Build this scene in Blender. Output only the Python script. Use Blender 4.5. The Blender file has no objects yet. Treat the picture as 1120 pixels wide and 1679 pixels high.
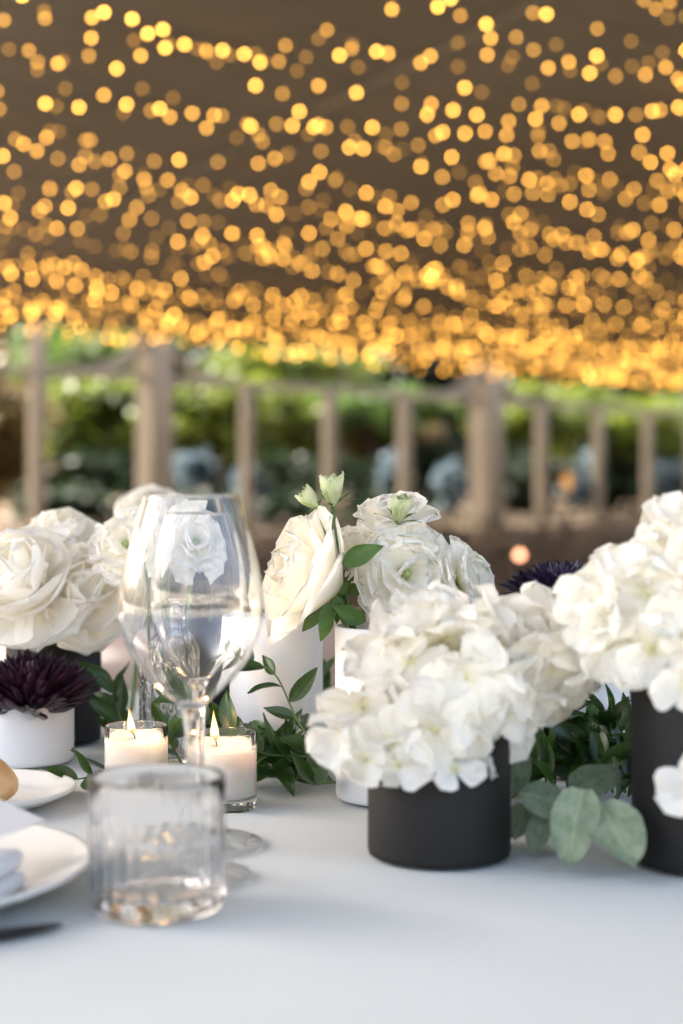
import bpy, math, random
from mathutils import Vector, Matrix, noise
R = math.radians
rng = random.Random(11)
sc = bpy.context.scene
C = sc.collection

# ------------------------------------------------------------------ camera
TZ = 0.75                      # table top
CAMZ = TZ + 0.24
F = 2500.0                     # focal length in photograph pixels (1120 x 1679)
HY = 820.0                     # horizon row
cam = bpy.data.cameras.new('camera'); camo = bpy.data.objects.new('camera', cam); C.objects.link(camo)
camo.location = (0, 0, CAMZ); camo.rotation_euler = (R(90), 0, 0)
cam.sensor_fit = 'VERTICAL'; cam.sensor_height = 36.0; cam.lens = 36.0 * F / 1679.0
cam.shift_y = (HY - 839.5) / 1679.0
cam.clip_start = 0.02; cam.clip_end = 800
cam.dof.use_dof = True; cam.dof.focus_distance = 1.235
cam.dof.aperture_fstop = (cam.lens / 1000) / 0.0152
sc.camera = camo

# ------------------------------------------------------------------ sky, sun, exposure
SUN_EL, SUN_AZ = R(49), R(300)          # azimuth clockwise from +Y: beyond the garden, to the left
w = bpy.data.worlds.new('World'); sc.world = w; w.use_nodes = True
nt = w.node_tree
sky = nt.nodes.new('ShaderNodeTexSky'); sky.sky_type = 'NISHITA'; sky.sun_disc = False
sky.sun_elevation = SUN_EL; sky.sun_rotation = SUN_AZ; sky.air_density = 1.0; sky.dust_density = 8.0; sky.ozone_density = 0.3
nt.links.new(sky.outputs[0], nt.nodes['Background'].inputs[0]); nt.nodes['Background'].inputs[1].default_value = 0.15
sun = bpy.data.lights.new('sun', 'SUN'); suno = bpy.data.objects.new('sun', sun); C.objects.link(suno)
sun.energy = 4.0; sun.angle = R(0.53); sun.color = (1.0, 0.95, 0.86)
sd = Vector((math.sin(SUN_AZ) * math.cos(SUN_EL), math.cos(SUN_AZ) * math.cos(SUN_EL), math.sin(SUN_EL)))
suno.rotation_euler = sd.to_track_quat('Z', 'Y').to_euler(); suno.location = sd * 40
sc.view_settings.view_transform = 'Standard'; sc.view_settings.look = 'None'
sc.view_settings.gamma = 1; sc.view_settings.use_curve_mapping = False
sc.view_settings.exposure = 2.4
sc.render.engine = 'CYCLES'
cy = sc.cycles
cy.use_denoising = True; cy.denoiser = 'OPENIMAGEDENOISE'; cy.use_adaptive_sampling = False
cy.max_bounces = 24; cy.diffuse_bounces = 14; cy.glossy_bounces = 5; cy.transmission_bounces = 12; cy.transparent_max_bounces = 8
cy.sample_clamp_indirect = 8.0

# ------------------------------------------------------------------ helpers
def P(px, py, d):
    """point seen at photograph pixel (px, py) at distance d along the view axis"""
    return Vector(((px - 560) / F * d, d, CAMZ - (py - HY) / F * d))
def G(px, py, h=0.0):
    """point of the table (or h above it) seen at a pixel"""
    d = (0.24 - h) * F / (py - HY)
    return Vector(((px - 560) / F * d, d, TZ + h))
def mesh(name, verts, faces, mat=None, smooth=True):
    m = bpy.data.meshes.new(name); m.from_pydata([tuple(v) for v in verts], [], faces); m.update()
    if smooth: m.polygons.foreach_set('use_smooth', [True] * len(m.polygons))
    if mat: m.materials.append(mat)
    return m
WM = {}
def tag(o, label=None, cat=None, group=None, kind=None):
    if label: o['label'] = label
    if cat: o['category'] = cat
    if group: o['group'] = group
    if kind: o['kind'] = kind
    return o
def thing(name, label, cat, loc=(0, 0, 0), group=None):
    o = bpy.data.objects.new(name, None); C.objects.link(o); o.empty_display_size = 0.02
    o.location = loc; WM[o] = Matrix.Translation(Vector(loc)); return tag(o, label, cat, group)
def part(name, me, parent, M=None):
    """a mesh object whose mesh is placed by the world matrix M (identity: mesh is in world space)"""
    M = M or Matrix.Identity(4)
    o = bpy.data.objects.new(name, me); C.objects.link(o); WM[o] = M
    if parent is not None:
        o.parent = parent; o.matrix_local = WM[parent].inverted() @ M
    else: o.matrix_world = M
    return o
def single(name, me, label, cat, M=None, group=None): return tag(part(name, me, None, M), label, cat, group)
def struct(name, me, M=None): return tag(part(name, me, None, M), kind='structure')
def frame(loc, X, Z, s=1.0):
    x = Vector(X).normalized(); z = Vector(Z); z = z - x * z.dot(x)
    if z.length < 1e-6: z = x.orthogonal()
    z.normalize(); y = z.cross(x)
    return Matrix(((x.x*s, y.x*s, z.x*s, loc[0]), (x.y*s, y.y*s, z.y*s, loc[1]), (x.z*s, y.z*s, z.z*s, loc[2]), (0, 0, 0, 1)))
T = lambda x, y=None, z=None: Matrix.Translation(Vector(x if y is None else (x, y, z)))
def lathe(name, prof, mat, n=64, rfun=None):
    V, Fc, rings = [], [], []
    for r, z in prof:
        if r < 1e-7: rings.append([len(V)]); V.append((0, 0, z))
        else:
            rings.append(list(range(len(V), len(V) + n)))
            for k in range(n):
                a = 2 * math.pi * k / n; rr = r if rfun is None else rfun(r, z, a)
                V.append((rr * math.cos(a), rr * math.sin(a), z))
    for a, b in zip(rings, rings[1:]):
        for k in range(n):
            k2 = (k + 1) % n
            if len(a) == 1 and len(b) == 1: break
            if len(a) == 1: Fc.append((a[0], b[k2], b[k]))
            elif len(b) == 1: Fc.append((a[k], a[k2], b[0]))
            else: Fc.append((a[k], a[k2], b[k2], b[k]))
    return mesh(name, V, Fc, mat)
def smooth_prof(pts, n=6):
    """Catmull-Rom through profile points"""
    out = []; q = [pts[0]] + list(pts) + [pts[-1]]
    for i in range(1, len(q) - 2):
        p0, p1, p2, p3 = q[i-1], q[i], q[i+1], q[i+2]
        for k in range(n):
            t = k / n
            out.append(tuple(max(0, 0.5*((2*b)+(c-a)*t+(2*a-5*b+4*c-d)*t*t+(3*b-a-3*c+d)*t**3)) if j == 0 else
                             0.5*((2*b)+(c-a)*t+(2*a-5*b+4*c-d)*t*t+(3*b-a-3*c+d)*t**3)
                             for j, (a, b, c, d) in enumerate(zip(p0, p1, p2, p3))))
    out.append(tuple(pts[-1])); return out
def curve_pts(pts, n=6):
    out = []; q = [pts[0]] + list(pts) + [pts[-1]]
    for i in range(1, len(q) - 2):
        a, b, c, d = q[i-1], q[i], q[i+1], q[i+2]
        for k in range(n):
            t = k / n; out.append(0.5*((2*b)+(c-a)*t+(2*a-5*b+4*c-d)*t*t+(3*b-a-3*c+d)*t**3))
    out.append(pts[-1]); return out
def tube(name, pts, rad, mat, n=6):
    V, Fc = [], []; m = len(pts)
    for i, p in enumerate(pts):
        d = (pts[min(i+1, m-1)] - pts[max(i-1, 0)]).normalized()
        a = d.cross(Vector((0.31, 0.9, 0.29))).normalized(); b = d.cross(a)
        r = rad if not callable(rad) else rad(i / (m - 1))
        for k in range(n):
            t = 2 * math.pi * k / n; V.append(p + a * (r * math.cos(t)) + b * (r * math.sin(t)))
    for i in range(m - 1):
        for k in range(n): Fc.append((i*n+k, i*n+(k+1)%n, (i+1)*n+(k+1)%n, (i+1)*n+k))
    Fc.append(tuple(range(n-1, -1, -1))); Fc.append(tuple(range((m-1)*n, m*n)))
    return mesh(name, V, Fc, mat)
def box_vf(c, h, V, Fc, rot=None):
    b = len(V)
    for x in (-1, 1):
        for y in (-1, 1):
            for z in (-1, 1):
                p = Vector((x*h[0], y*h[1], z*h[2]))
                V.append((rot @ p if rot else p) + Vector(c))
    for f in ((0,1,3,2),(4,6,7,5),(0,4,5,1),(2,3,7,6),(0,2,6,4),(1,5,7,3)): Fc.append(tuple(b+i for i in f))
def box(name, c, h, mat, rot=None):
    V, Fc = [], []; box_vf(c, h, V, Fc, rot); return mesh(name, V, Fc, mat, False)
def bevel(me, width, seg=3):
    import bmesh
    bm = bmesh.new(); bm.from_mesh(me)
    bmesh.ops.bevel(bm, geom=bm.edges[:], offset=width, segments=seg, affect='EDGES', profile=0.5)
    bm.to_mesh(me); bm.free(); me.polygons.foreach_set('use_smooth', [True]*len(me.polygons)); return me

# ------------------------------------------------------------------ materials
def base_mat(name):
    m = bpy.data.materials.new(name); m.use_nodes = True; m.node_tree.nodes.clear()
    return m, m.node_tree.nodes, m.node_tree.links
def var_color(N, L, c1, c2, scale, detail=3, lo=0.35, hi=0.65, stretch=None, coord='Object'):
    tc = N.new('ShaderNodeTexCoord'); nz = N.new('ShaderNodeTexNoise'); nz.inputs['Scale'].default_value = scale; nz.inputs['Detail'].default_value = detail
    src = tc.outputs[coord]
    if stretch:
        mp = N.new('ShaderNodeMapping'); mp.inputs['Scale'].default_value = stretch; L.new(src, mp.inputs['Vector']); src = mp.outputs[0]
    L.new(src, nz.inputs['Vector'])
    cr = N.new('ShaderNodeValToRGB'); cr.color_ramp.elements[0].position = lo; cr.color_ramp.elements[1].position = hi
    cr.color_ramp.elements[0].color = (*c1, 1); cr.color_ramp.elements[1].color = (*c2, 1)
    L.new(nz.outputs['Fac'], cr.inputs[0]); return cr.outputs[0], nz.outputs['Fac'], src
def obj_jitter(N, L, col, amt):
    oi = N.new('ShaderNodeObjectInfo'); mr = N.new('ShaderNodeMapRange'); mr.inputs[3].default_value = 1 - amt; mr.inputs[4].default_value = 1 + amt
    L.new(oi.outputs['Random'], mr.inputs[0]); hs = N.new('ShaderNodeHueSaturation')
    L.new(mr.outputs[0], hs.inputs['Value']); L.new(col, hs.inputs['Color']); return hs.outputs[0]
def solid(name, c1, c2=None, scale=20, rough=0.5, spec=0.5, bump=0, bscale=None, stretch=None, jit=0, sss=0, sheen=0, lo=0.35, hi=0.65, coat=0):
    m, N, L = base_mat(name); out = N.new('ShaderNodeOutputMaterial'); b = N.new('ShaderNodeBsdfPrincipled')
    L.new(b.outputs[0], out.inputs[0])
    col, fac, src = var_color(N, L, c1, c2 or c1, scale, stretch=stretch, lo=lo, hi=hi)
    if jit: col = obj_jitter(N, L, col, jit)
    L.new(col, b.inputs['Base Color']); b.inputs['Roughness'].default_value = rough; b.inputs['Specular IOR Level'].default_value = spec
    if sss:
        b.inputs['Subsurface Weight'].default_value = sss; b.inputs['Subsurface Radius'].default_value = (0.020, 0.015, 0.011); b.inputs['Subsurface Scale'].default_value = 1.0
    if sheen: b.inputs['Sheen Weight'].default_value = sheen
    if coat: b.inputs['Coat Weight'].default_value = coat; b.inputs['Coat Roughness'].default_value = 0.05
    if bump:
        nz = N.new('ShaderNodeTexNoise'); nz.inputs['Scale'].default_value = bscale or scale * 4; nz.inputs['Detail'].default_value = 4; L.new(src, nz.inputs['Vector'])
        bp = N.new('ShaderNodeBump'); bp.inputs['Strength'].default_value = bump; bp.inputs['Distance'].default_value = 0.002
        L.new(nz.outputs['Fac'], bp.inputs['Height']); L.new(bp.outputs[0], b.inputs['Normal'])
    return m
def petal_mat(name, c1, c2, scale=30, trans=0.35, tc=None, rough=0.6, jit=0.04, veins=0.25, spec=0.25, base=None, rib=None, spots=None):
    """thin petal: reflecting front plus light coming through; fine lengthwise veins; another colour near the base"""
    m, N, L = base_mat(name); out = N.new('ShaderNodeOutputMaterial')
    col, fac, src = var_color(N, L, c1, c2, scale)
    if base:
        sp = N.new('ShaderNodeSeparateXYZ'); L.new(src, sp.inputs[0]); mr = N.new('ShaderNodeMapRange')
        mr.inputs[1].default_value = base[1]; mr.inputs[2].default_value = 0.0; mr.inputs[3].default_value = 0; mr.inputs[4].default_value = 1; L.new(sp.outputs[0], mr.inputs[0])
        mx = N.new('ShaderNodeMixRGB'); L.new(mr.outputs[0], mx.inputs[0]); L.new(col, mx.inputs[1]); mx.inputs[2].default_value = (*base[0], 1); col = mx.outputs[0]
    def math_(op, a, b_=None):
        n = N.new('ShaderNodeMath'); n.operation = op; n.use_clamp = False
        for i_, v_ in ((0, a), (1, b_)):
            if v_ is None: continue
            if isinstance(v_, (int, float)): n.inputs[i_].default_value = v_
            else: L.new(v_, n.inputs[i_])
        return n.outputs[0]
    if spots:        # blemishes
        nz2 = N.new('ShaderNodeTexNoise'); nz2.inputs['Scale'].default_value = spots[1]; nz2.inputs['Detail'].default_value = 3; L.new(src, nz2.inputs['Vector'])
        oi2 = N.new('ShaderNodeObjectInfo'); va = N.new('ShaderNodeVectorMath'); va.operation = 'ADD'; cx = N.new('ShaderNodeCombineXYZ'); L.new(oi2.outputs['Random'], cx.inputs[2]); L.new(src, va.inputs[0]); L.new(cx.outputs[0], va.inputs[1]); L.new(va.outputs[0], nz2.inputs['Vector'])
        mr2 = N.new('ShaderNodeMapRange'); mr2.inputs[1].default_value = spots[2]; mr2.inputs[2].default_value = spots[2] + .08; mr2.inputs[4].default_value = .75; L.new(nz2.outputs['Fac'], mr2.inputs[0])
        mx = N.new('ShaderNodeMixRGB'); L.new(mr2.outputs[0], mx.inputs[0]); L.new(col, mx.inputs[1]); mx.inputs[2].default_value = (*spots[0], 1); col = mx.outputs[0]
    if rib:          # midrib and side veins drawn along the leaf
        sp2 = N.new('ShaderNodeSeparateXYZ'); L.new(src, sp2.inputs[0]); ay = math_('ABSOLUTE', sp2.outputs[1])
        mid = math_('LESS_THAN', ay, rib[1])
        w_ = math_('SINE', math_('SUBTRACT', math_('MULTIPLY', sp2.outputs[0], rib[2]), math_('MULTIPLY', ay, rib[2]*.9)))
        side = math_('MULTIPLY', math_('GREATER_THAN', w_, .93), .55)
        mx = N.new('ShaderNodeMixRGB'); L.new(math_('MULTIPLY', math_('MAXIMUM', mid, side), rib[3]), mx.inputs[0]); L.new(col, mx.inputs[1]); mx.inputs[2].default_value = (*rib[0], 1); col = mx.outputs[0]
    col = obj_jitter(N, L, col, jit)
    b = N.new('ShaderNodeBsdfPrincipled'); L.new(col, b.inputs['Base Color']); b.inputs['Roughness'].default_value = rough; b.inputs['Specular IOR Level'].default_value = spec
    tr = N.new('ShaderNodeBsdfTranslucent')
    if tc: tr.inputs[0].default_value = (*tc, 1)
    else: L.new(col, tr.inputs[0])
    mp = N.new('ShaderNodeMapping'); mp.inputs['Scale'].default_value = (20, 420, 20); L.new(src, mp.inputs['Vector'])
    nz = N.new('ShaderNodeTexNoise'); nz.inputs['Scale'].default_value = 1.0; nz.inputs['Detail'].default_value = 2; L.new(mp.outputs[0], nz.inputs['Vector'])
    bp = N.new('ShaderNodeBump'); bp.inputs['Strength'].default_value = veins; bp.inputs['Distance'].default_value = 0.001; L.new(nz.outputs['Fac'], bp.inputs['Height'])
    L.new(bp.outputs[0], b.inputs['Normal']); L.new(bp.outputs[0], tr.inputs['Normal'])
    mx = N.new('ShaderNodeMixShader'); mx.inputs[0].default_value = trans; L.new(b.outputs[0], mx.inputs[1]); L.new(tr.outputs[0], mx.inputs[2]); L.new(mx.outputs[0], out.inputs[0])
    return m
def glass_mat(name, col=(1, 1, 1), ior=1.40, rough=0.0):
    m, N, L = base_mat(name); out = N.new('ShaderNodeOutputMaterial'); g = N.new('ShaderNodeBsdfGlass')
    g.inputs['Color'].default_value = (*col, 1); g.inputs['IOR'].default_value = ior; g.inputs['Roughness'].default_value = rough
    L.new(g.outputs[0], out.inputs[0]); return m
def emit_mat(name, col, s):
    m, N, L = base_mat(name); out = N.new('ShaderNodeOutputMaterial'); e = N.new('ShaderNodeEmission')
    e.inputs[0].default_value = (*col, 1); e.inputs[1].default_value = s; L.new(e.outputs[0], out.inputs[0]); return m

M_cloth = solid('white_linen', (0.545, 0.578, 0.570), (0.58, 0.612, 0.602), 3, 0.85, 0.2, bump=0.12, bscale=900, sheen=0.1)
M_white_pot = solid('matte_white_ceramic', (0.74, 0.74, 0.73), (0.80, 0.80, 0.79), 9, 0.55, 0.4, bump=0.05, bscale=120)
M_black_pot = solid('matte_black_ceramic', (0.011, 0.0105, 0.010), (0.015, 0.014, 0.0135), 12, 0.62, 0.3, bump=0.08, bscale=160)
M_china = solid('glazed_china', (0.76, 0.75, 0.71), (0.80, 0.79, 0.75), 6, 0.12, 0.5)
M_hyd = petal_mat('hydrangea_petal', (0.955, 0.935, 0.855), (0.97, 0.957, 0.91), 60, 0.42, base=((0.86, 0.86, 0.58), 0.008), veins=0.3, spots=((0.62, 0.46, 0.22), 120, .70))
M_rose = petal_mat('rose_petal', (0.96, 0.93, 0.84), (0.97, 0.95, 0.89), 25, 0.42, veins=0.10, base=((0.90, 0.87, 0.66), 0.012))
M_peony = petal_mat('peony_petal', (0.965, 0.94, 0.87), (0.975, 0.96, 0.915), 30, 0.50, veins=0.3)
M_lis = petal_mat('lisianthus_petal', (0.97, 0.95, 0.875), (0.98, 0.965, 0.91), 40, 0.40, base=((0.62, 0.72, 0.22), 0.008), veins=0.35)
M_mum = petal_mat('dark_chrysanthemum_petal', (0.020, 0.006, 0.013), (0.055, 0.019, 0.036), 60, 0.06, rough=0.38, jit=0.4, spec=0.5, veins=0.4)
M_mum2 = petal_mat('violet_chrysanthemum_petal', (0.017, 0.009, 0.024), (0.046, 0.030, 0.075), 60, 0.06, rough=0.36, jit=0.4, spec=0.5, veins=0.4)
M_ruscus = petal_mat('ruscus_leaf', (0.018, 0.050, 0.012), (0.035, 0.085, 0.018), 40, 0.15, tc=(0.08, 0.18, 0.02), rough=0.32, jit=0.3, spec=0.5, veins=0.3, rib=((0.07, 0.14, 0.035), .0004, 1200, .6))
M_green = petal_mat('fresh_green_leaf', (0.07, 0.15, 0.03), (0.12, 0.22, 0.05), 60, 0.2, rough=0.4, jit=0.15, spec=0.4, veins=0.3)
M_euc = petal_mat('eucalyptus_leaf', (0.13, 0.185, 0.115), (0.23, 0.285, 0.195), 110, 0.12, tc=(0.16, 0.26, 0.12), rough=0.62, jit=0.28, spec=0.25, veins=0.3, rib=((0.34, 0.38, 0.24), .0006, 900, .6), spots=((0.13, 0.10, 0.05), 160, .66))
M_bud = petal_mat('lisianthus_bud', (0.42, 0.52, 0.20), (0.68, 0.72, 0.46), 90, 0.25, rough=0.5, jit=0.1)
M_stem = solid('green_stem', (0.07, 0.14, 0.035), (0.11, 0.19, 0.05), 60, 0.45)
M_twig = solid('brown_twig', (0.10, 0.06, 0.035), (0.16, 0.11, 0.06), 80, 0.6)
M_pedicel = solid('pale_pedicel', (0.55, 0.50, 0.28), (0.62, 0.58, 0.38), 80, 0.6)
M_glass = glass_mat('clear_glass')
M_tglass = glass_mat('tumbler_glass', (1, 1, 1), 1.40)
M_wax = solid('candle_wax', (0.93, 0.87, 0.80), (0.95, 0.90, 0.85), 30, 0.45, 0.4, sss=0.9)
M_wick = solid('charred_wick', (0.01, 0.008, 0.007), None, 50, 0.9)
M_bread = solid('bread_crust', (0.52, 0.30, 0.12), (0.68, 0.46, 0.24), 60, 0.7, bump=0.4, bscale=200)
M_card = solid('white_card', (0.80, 0.79, 0.78), (0.83, 0.82, 0.81), 10, 0.7, 0.3)
M_napkin = solid('white_napkin', (0.74, 0.76, 0.78), (0.79, 0.80, 0.82), 10, 0.9, 0.2, bump=0.2, bscale=700)
M_knife = solid('black_steel', (0.012, 0.012, 0.013), (0.02, 0.02, 0.02), 20, 0.35)
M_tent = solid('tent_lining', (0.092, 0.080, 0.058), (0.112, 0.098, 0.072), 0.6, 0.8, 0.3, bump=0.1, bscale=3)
M_wire = solid('cable', (0.02, 0.018, 0.015), None, 5, 0.5)
M_metal = solid('painted_metal', (0.6, 0.6, 0.58), None, 5, 0.4)
M_post = solid('weathered_timber', (0.25, 0.205, 0.145), (0.33, 0.275, 0.20), 3, 0.8, 0.2, stretch=(6, 6, 0.5), bump=0.4, bscale=12)
M_floor = solid('stone_paving', (0.22, 0.19, 0.19), (0.29, 0.25, 0.25), 2.5, 0.7, 0.3, bump=0.2, bscale=30)
M_lawn = solid('gravel_and_lawn', (0.56, 0.51, 0.43), (0.48, 0.44, 0.36), 0.25, 0.9, 0.2, bump=0.5, bscale=8)  # paled so the sunlit ground throws light up onto the flowers
M_mulch = solid('leaf_mulch', (0.07, 0.048, 0.03), (0.14, 0.098, 0.06), 2.2, 0.9, 0.2, bump=0.8, bscale=14)
M_wood = solid('table_wood', (0.20, 0.13, 0.08), (0.28, 0.19, 0.12), 6, 0.6, stretch=(1, 12, 12))

# ------------------------------------------------------------------ ground and tent
struct('ground', mesh('ground', [(-300,-300,-0.01),(300,-300,-0.01),(300,300,-0.01),(-300,300,-0.01)], [(0,1,2,3)], M_lawn))
UX, VX = Vector((0.737, 0.676, 0)), Vector((0.676, -0.737, 0))
E0 = Vector((-2.46, 11.0, 0))
def UV(u, v, z): return E0 + UX*u + VX*v + Vector((0, 0, z))
RIDGE_V, EAVE_Z, SLOPE = 8.0, 2.34, 0.14
U0, U1, V1 = -6.9, 16.0, 10.9
def ceil_z(v): return EAVE_Z + SLOPE * (v if v < RIDGE_V else max(0, 2*RIDGE_V - v))
# paving under the tent, a slab every 1.2 m with recessed joints
V, Fc = [], []
def slab(a, b, u, v, V, Fc):
    g = 0.008
    c = [UV(u+g, v+g, 0.0), UV(u+a-g, v+g, 0.0), UV(u+a-g, v+b-g, 0.0), UV(u+g, v+b-g, 0.0)]
    i = len(V); V += c + [p + Vector((0,0,0.02)) for p in c]
    Fc += [(i+4,i+7,i+6,i+5)] + [(i+k, i+4+k, i+4+(k+1)%4, i+(k+1)%4) for k in range(4)]
floor = struct('floor', mesh('floor', [UV(U0,-0.8,-0.002),UV(U1,-0.8,-0.002),UV(U1,V1,-0.002),UV(U0,V1,-0.002)], [(0,3,2,1)], M_floor))
V, Fc = [], []
u = U0
while u < U1 - 0.1:
    v = -0.8
    while v < V1 - 0.1:
        slab(0.8, 0.8, u, v, V, Fc); v += 0.8
    u += 0.8
pv = part('paver', mesh('paver', V, Fc, M_floor, False), floor); pv['kind'] = 'stuff'

tent = thing('marquee_tent', 'large marquee with brown shaded lining sloping over the dressed table', 'tent', UV(0, 0, 0))
V, Fc = [], []; nu_, nv_ = 40, 40
for i in range(nu_ + 1):
    for j in range(nv_ + 1):
        u = U0 + (U1 - U0) * i / nu_; v = V1 * j / nv_
        ph = (u - U0) / 3.2; sag = 0.07 * abs(math.sin(math.pi * ph)) * min(1, v/1.0)
        V.append(UV(u, v, ceil_z(v) + 0.0 - sag + 0.07))
for i in range(nu_):
    for j in range(nv_):
        a = i*(nv_+1)+j; Fc.append((a, a+1, a+nv_+2, a+nv_+1))
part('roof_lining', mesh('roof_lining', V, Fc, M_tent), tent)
Vv, Fv = [], []
for i in range(121):
    u = U0 + (U1-U0)*i/120; Vv += [UV(u, -0.01, EAVE_Z+0.07), UV(u, -0.02, EAVE_Z - 0.02 - 0.05*abs(math.sin(i*0.9)))]
for i in range(120): Fv.append((2*i, 2*i+1, 2*i+3, 2*i+2))
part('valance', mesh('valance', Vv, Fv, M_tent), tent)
k = 0
uu = U0 + 3.2
while uu < U1:
    pts = [UV(uu, v*0.5, ceil_z(v*0.5) + 0.055) for v in range(0, int(RIDGE_V*2)+1)]
    part('roof_seam', tube('roof_seam', pts, 0.02, M_tent, 8), tent); uu += 3.2
for (u, v) in ((U0, 0), (U0, V1), (U1, 0), (U1, V1), (U0, RIDGE_V)):
    part('pole', tube('pole', [UV(u, v, 0), UV(u, v, max(ceil_z(v), EAVE_Z))], 0.04, M_metal, 12), tent)

# ------------------------------------------------------------------ string lights under the lining
BULB = [0.16, 0.38, 0.78, 1.3]
M_bulbs = [emit_mat('warm_bulb', (1.0, 0.46, 0.072), 3.8 * k) for k in BULB]
import bmesh
def ico(name, r, mat, sub=2, scale=(1, 1, 1)):
    bm = bmesh.new(); bmesh.ops.create_icosphere(bm, subdivisions=sub, radius=r)
    for vv in bm.verts: vv.co = Vector((vv.co.x*scale[0], vv.co.y*scale[1], vv.co.z*scale[2]))
    me = bpy.data.meshes.new(name); bm.to_mesh(me); bm.free(); me.materials.append(mat); me.polygons.foreach_set('use_smooth', [True]*len(me.polygons)); return me
bulb_me = [ico('bulb', 0.0095, m, 1) for m in M_bulbs]
def vis_range(v):
    b = E0 + VX*v
    lo = (-0.27*b.y - b.x) / (UX.x + 0.27*UX.y); hi = (0.27*b.y - b.x) / (UX.x - 0.27*UX.y)
    return lo - 0.3, hi + 0.3
NS = 38
for i in range(NS + 5):
    v0 = (0.16 + 6.2 * (i / (NS - 1))**1.12 if i < NS else rng.uniform(0.08, 1.3)) + rng.uniform(-0.05, 0.05)
    lo, hi = vis_range(v0)
    ang = rng.uniform(-0.04, 0.04); ph = rng.uniform(0, 1); span = rng.uniform(1.3, 2.2); sag = rng.uniform(0.07, 0.2); um = 0.5*(lo+hi)
    wv = rng.uniform(0, 6)
    t = thing('string_light', 'strand of warm glowing fairy bulbs strung under the brown tent lining', 'string light', UV(um, max(v0, 0.02), ceil_z(v0)), 'fairy light strands under the tent roof')
    pts = []; u = lo; nxt = lo
    while u < hi:
        v = max(0.02 + 0.05*abs(math.sin(u*1.7 + wv)), v0 + ang*(u-um) + 0.09*math.sin(u*1.1 + wv) + 0.03*math.sin(u*2.9 + 2*wv))
        q = ((u/span + ph) % 1.0) * 2 - 1
        pts.append(UV(u, v, ceil_z(v) - 0.05 - sag*(1 - q*q)*min(1, 0.45+v))); u += 0.065
    part('cable', tube('cable', pts, 0.0022, M_wire, 4), t)
    j = rng.randint(0, 2)
    while j < len(pts):
        r = rng.random(); kk = 3 if r > 0.76 else 2 if r > 0.52 else 1 if r > 0.26 else 0
        p = pts[j] + Vector((rng.uniform(-.04, .04), rng.uniform(-.07, .07), -0.012 - rng.uniform(0, .05)))
        part('bulb', bulb_me[kk], t, T(p)); j += rng.choice((2, 3, 3)) if i < NS else rng.choice((2, 2, 3))

# ------------------------------------------------------------------ garden beyond the tent
D0 = 12.6
LN0 = Vector((-560/F*D0, D0, 0)); LDIR = Vector((0.737, 0.676, 0))
def line_at(px, off=0.0):
    """where the sight line of photograph column px crosses the timber frame's ground line"""
    o = LN0 + Vector((-0.676, 0.737, 0))*off
    k = (px - 560)/F; s = (k*o.y - o.x)/(LDIR.x - k*LDIR.y); return o + LDIR*s, s
NRM = Vector((-0.676, 0.737, 0))
def bank_z(off): return 0.02 if off < -1.6 else min(0.72, 0.02 + (off+1.6)*0.5) if off < 0.1 else 0.72 + 0.03*(off-0.1)
V, Fc = [], []; ns, no = 90, 34
for i in range(ns+1):
    for j in range(no+1):
        s = -8 + 32*i/ns; off = -1.7 + 14.0*(j/no)**1.6
        p = LN0 + LDIR*s + NRM*off
        V.append(p + Vector((0, 0, bank_z(off) - 0.015 + (0.10*noise.noise(p*1.7) + 0.05*noise.noise(p*5))*min(1, max(0, off+1.7)))))
for i in range(ns):
    for j in range(no):
        a = i*(no+1)+j; Fc.append((a, a+no+1, a+no+2, a+1))
struct('garden_bank', mesh('garden_bank', V, Fc, M_mulch))
# leaf litter on the bank
V, Fc = [], []
for i in range(5000):
    s = rng.uniform(-3, 17); off = rng.uniform(-1.5, 1.2); p = LN0 + LDIR*s + NRM*off
    p = p + Vector((0, 0, bank_z(off) + 0.03 + rng.uniform(0, .06))); r = rng.uniform(.03, .07)
    a = Vector((rng.gauss(0,1), rng.gauss(0,1), rng.gauss(0,.6))).normalized()*r; b = a.cross(Vector((rng.gauss(0,.5), rng.gauss(0,.5), 1))).normalized()*r*.6
    k = len(V); V += [p-a, p-b, p+a, p+b]; Fc.append((k, k+1, k+2, k+3))
M_dry = solid('dry_leaves', (0.06, 0.043, 0.025), (0.125, 0.088, 0.05), 2.5, 0.8)
lt = part('leaf_litter', mesh('leaf_litter', V, Fc, M_dry, False), None); tag(lt, 'dry brown leaf litter scattered over the garden bank', 'leaf litter', kind='stuff')

fr = thing('timber_veranda', 'weathered timber veranda frame with posts and arched braces beyond the tent', 'veranda', line_at(253)[0] + Vector((0,0,0.7)))
def post(px, wpx, top, off=0.0):
    p, s = line_at(px, off); hw = wpx*0.82/F*p.y/2
    rot = Matrix.Rotation(math.atan2(LDIR.y, LDIR.x), 3, 'Z')
    V, Fc = [], []; z0 = 0.55
    box_vf(p + Vector((0,0,(z0+top)/2)), (hw*0.86, hw*0.86, (top-z0)/2), V, Fc, rot)
    if wpx > 40:
        box_vf(p + Vector((0,0,z0+0.22)), (hw, hw, 0.2), V, Fc, rot); box_vf(p + Vector((0,0,top-0.55)), (hw*.96, hw*.96, 0.05), V, Fc, rot)
    part('post', mesh('post', V, Fc, M_post, False), fr); return p
BEAM_Z = CAMZ + 222*D0/F
for px, wp in ((-60, 30), (60, 30), (253, 60), (404, 24), (540, 25), (663, 25), (797, 57), (887, 22), (980, 20), (1062, 20), (1150, 50)):
    post(px, wp, BEAM_Z + (1.6 if wp > 40 or px < 100 else 0.0))
V_shade_roof = []
for off, zz in ((-0.7, 1.78), (3.2, 2.5)):
    for px in (-400, 1500): V_shade_roof.append(line_at(px)[0] + NRM*off + Vector((0, 0, BEAM_Z + zz)))
V_shade_roof += [v + Vector((0, 0, .08)) for v in V_shade_roof]
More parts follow.
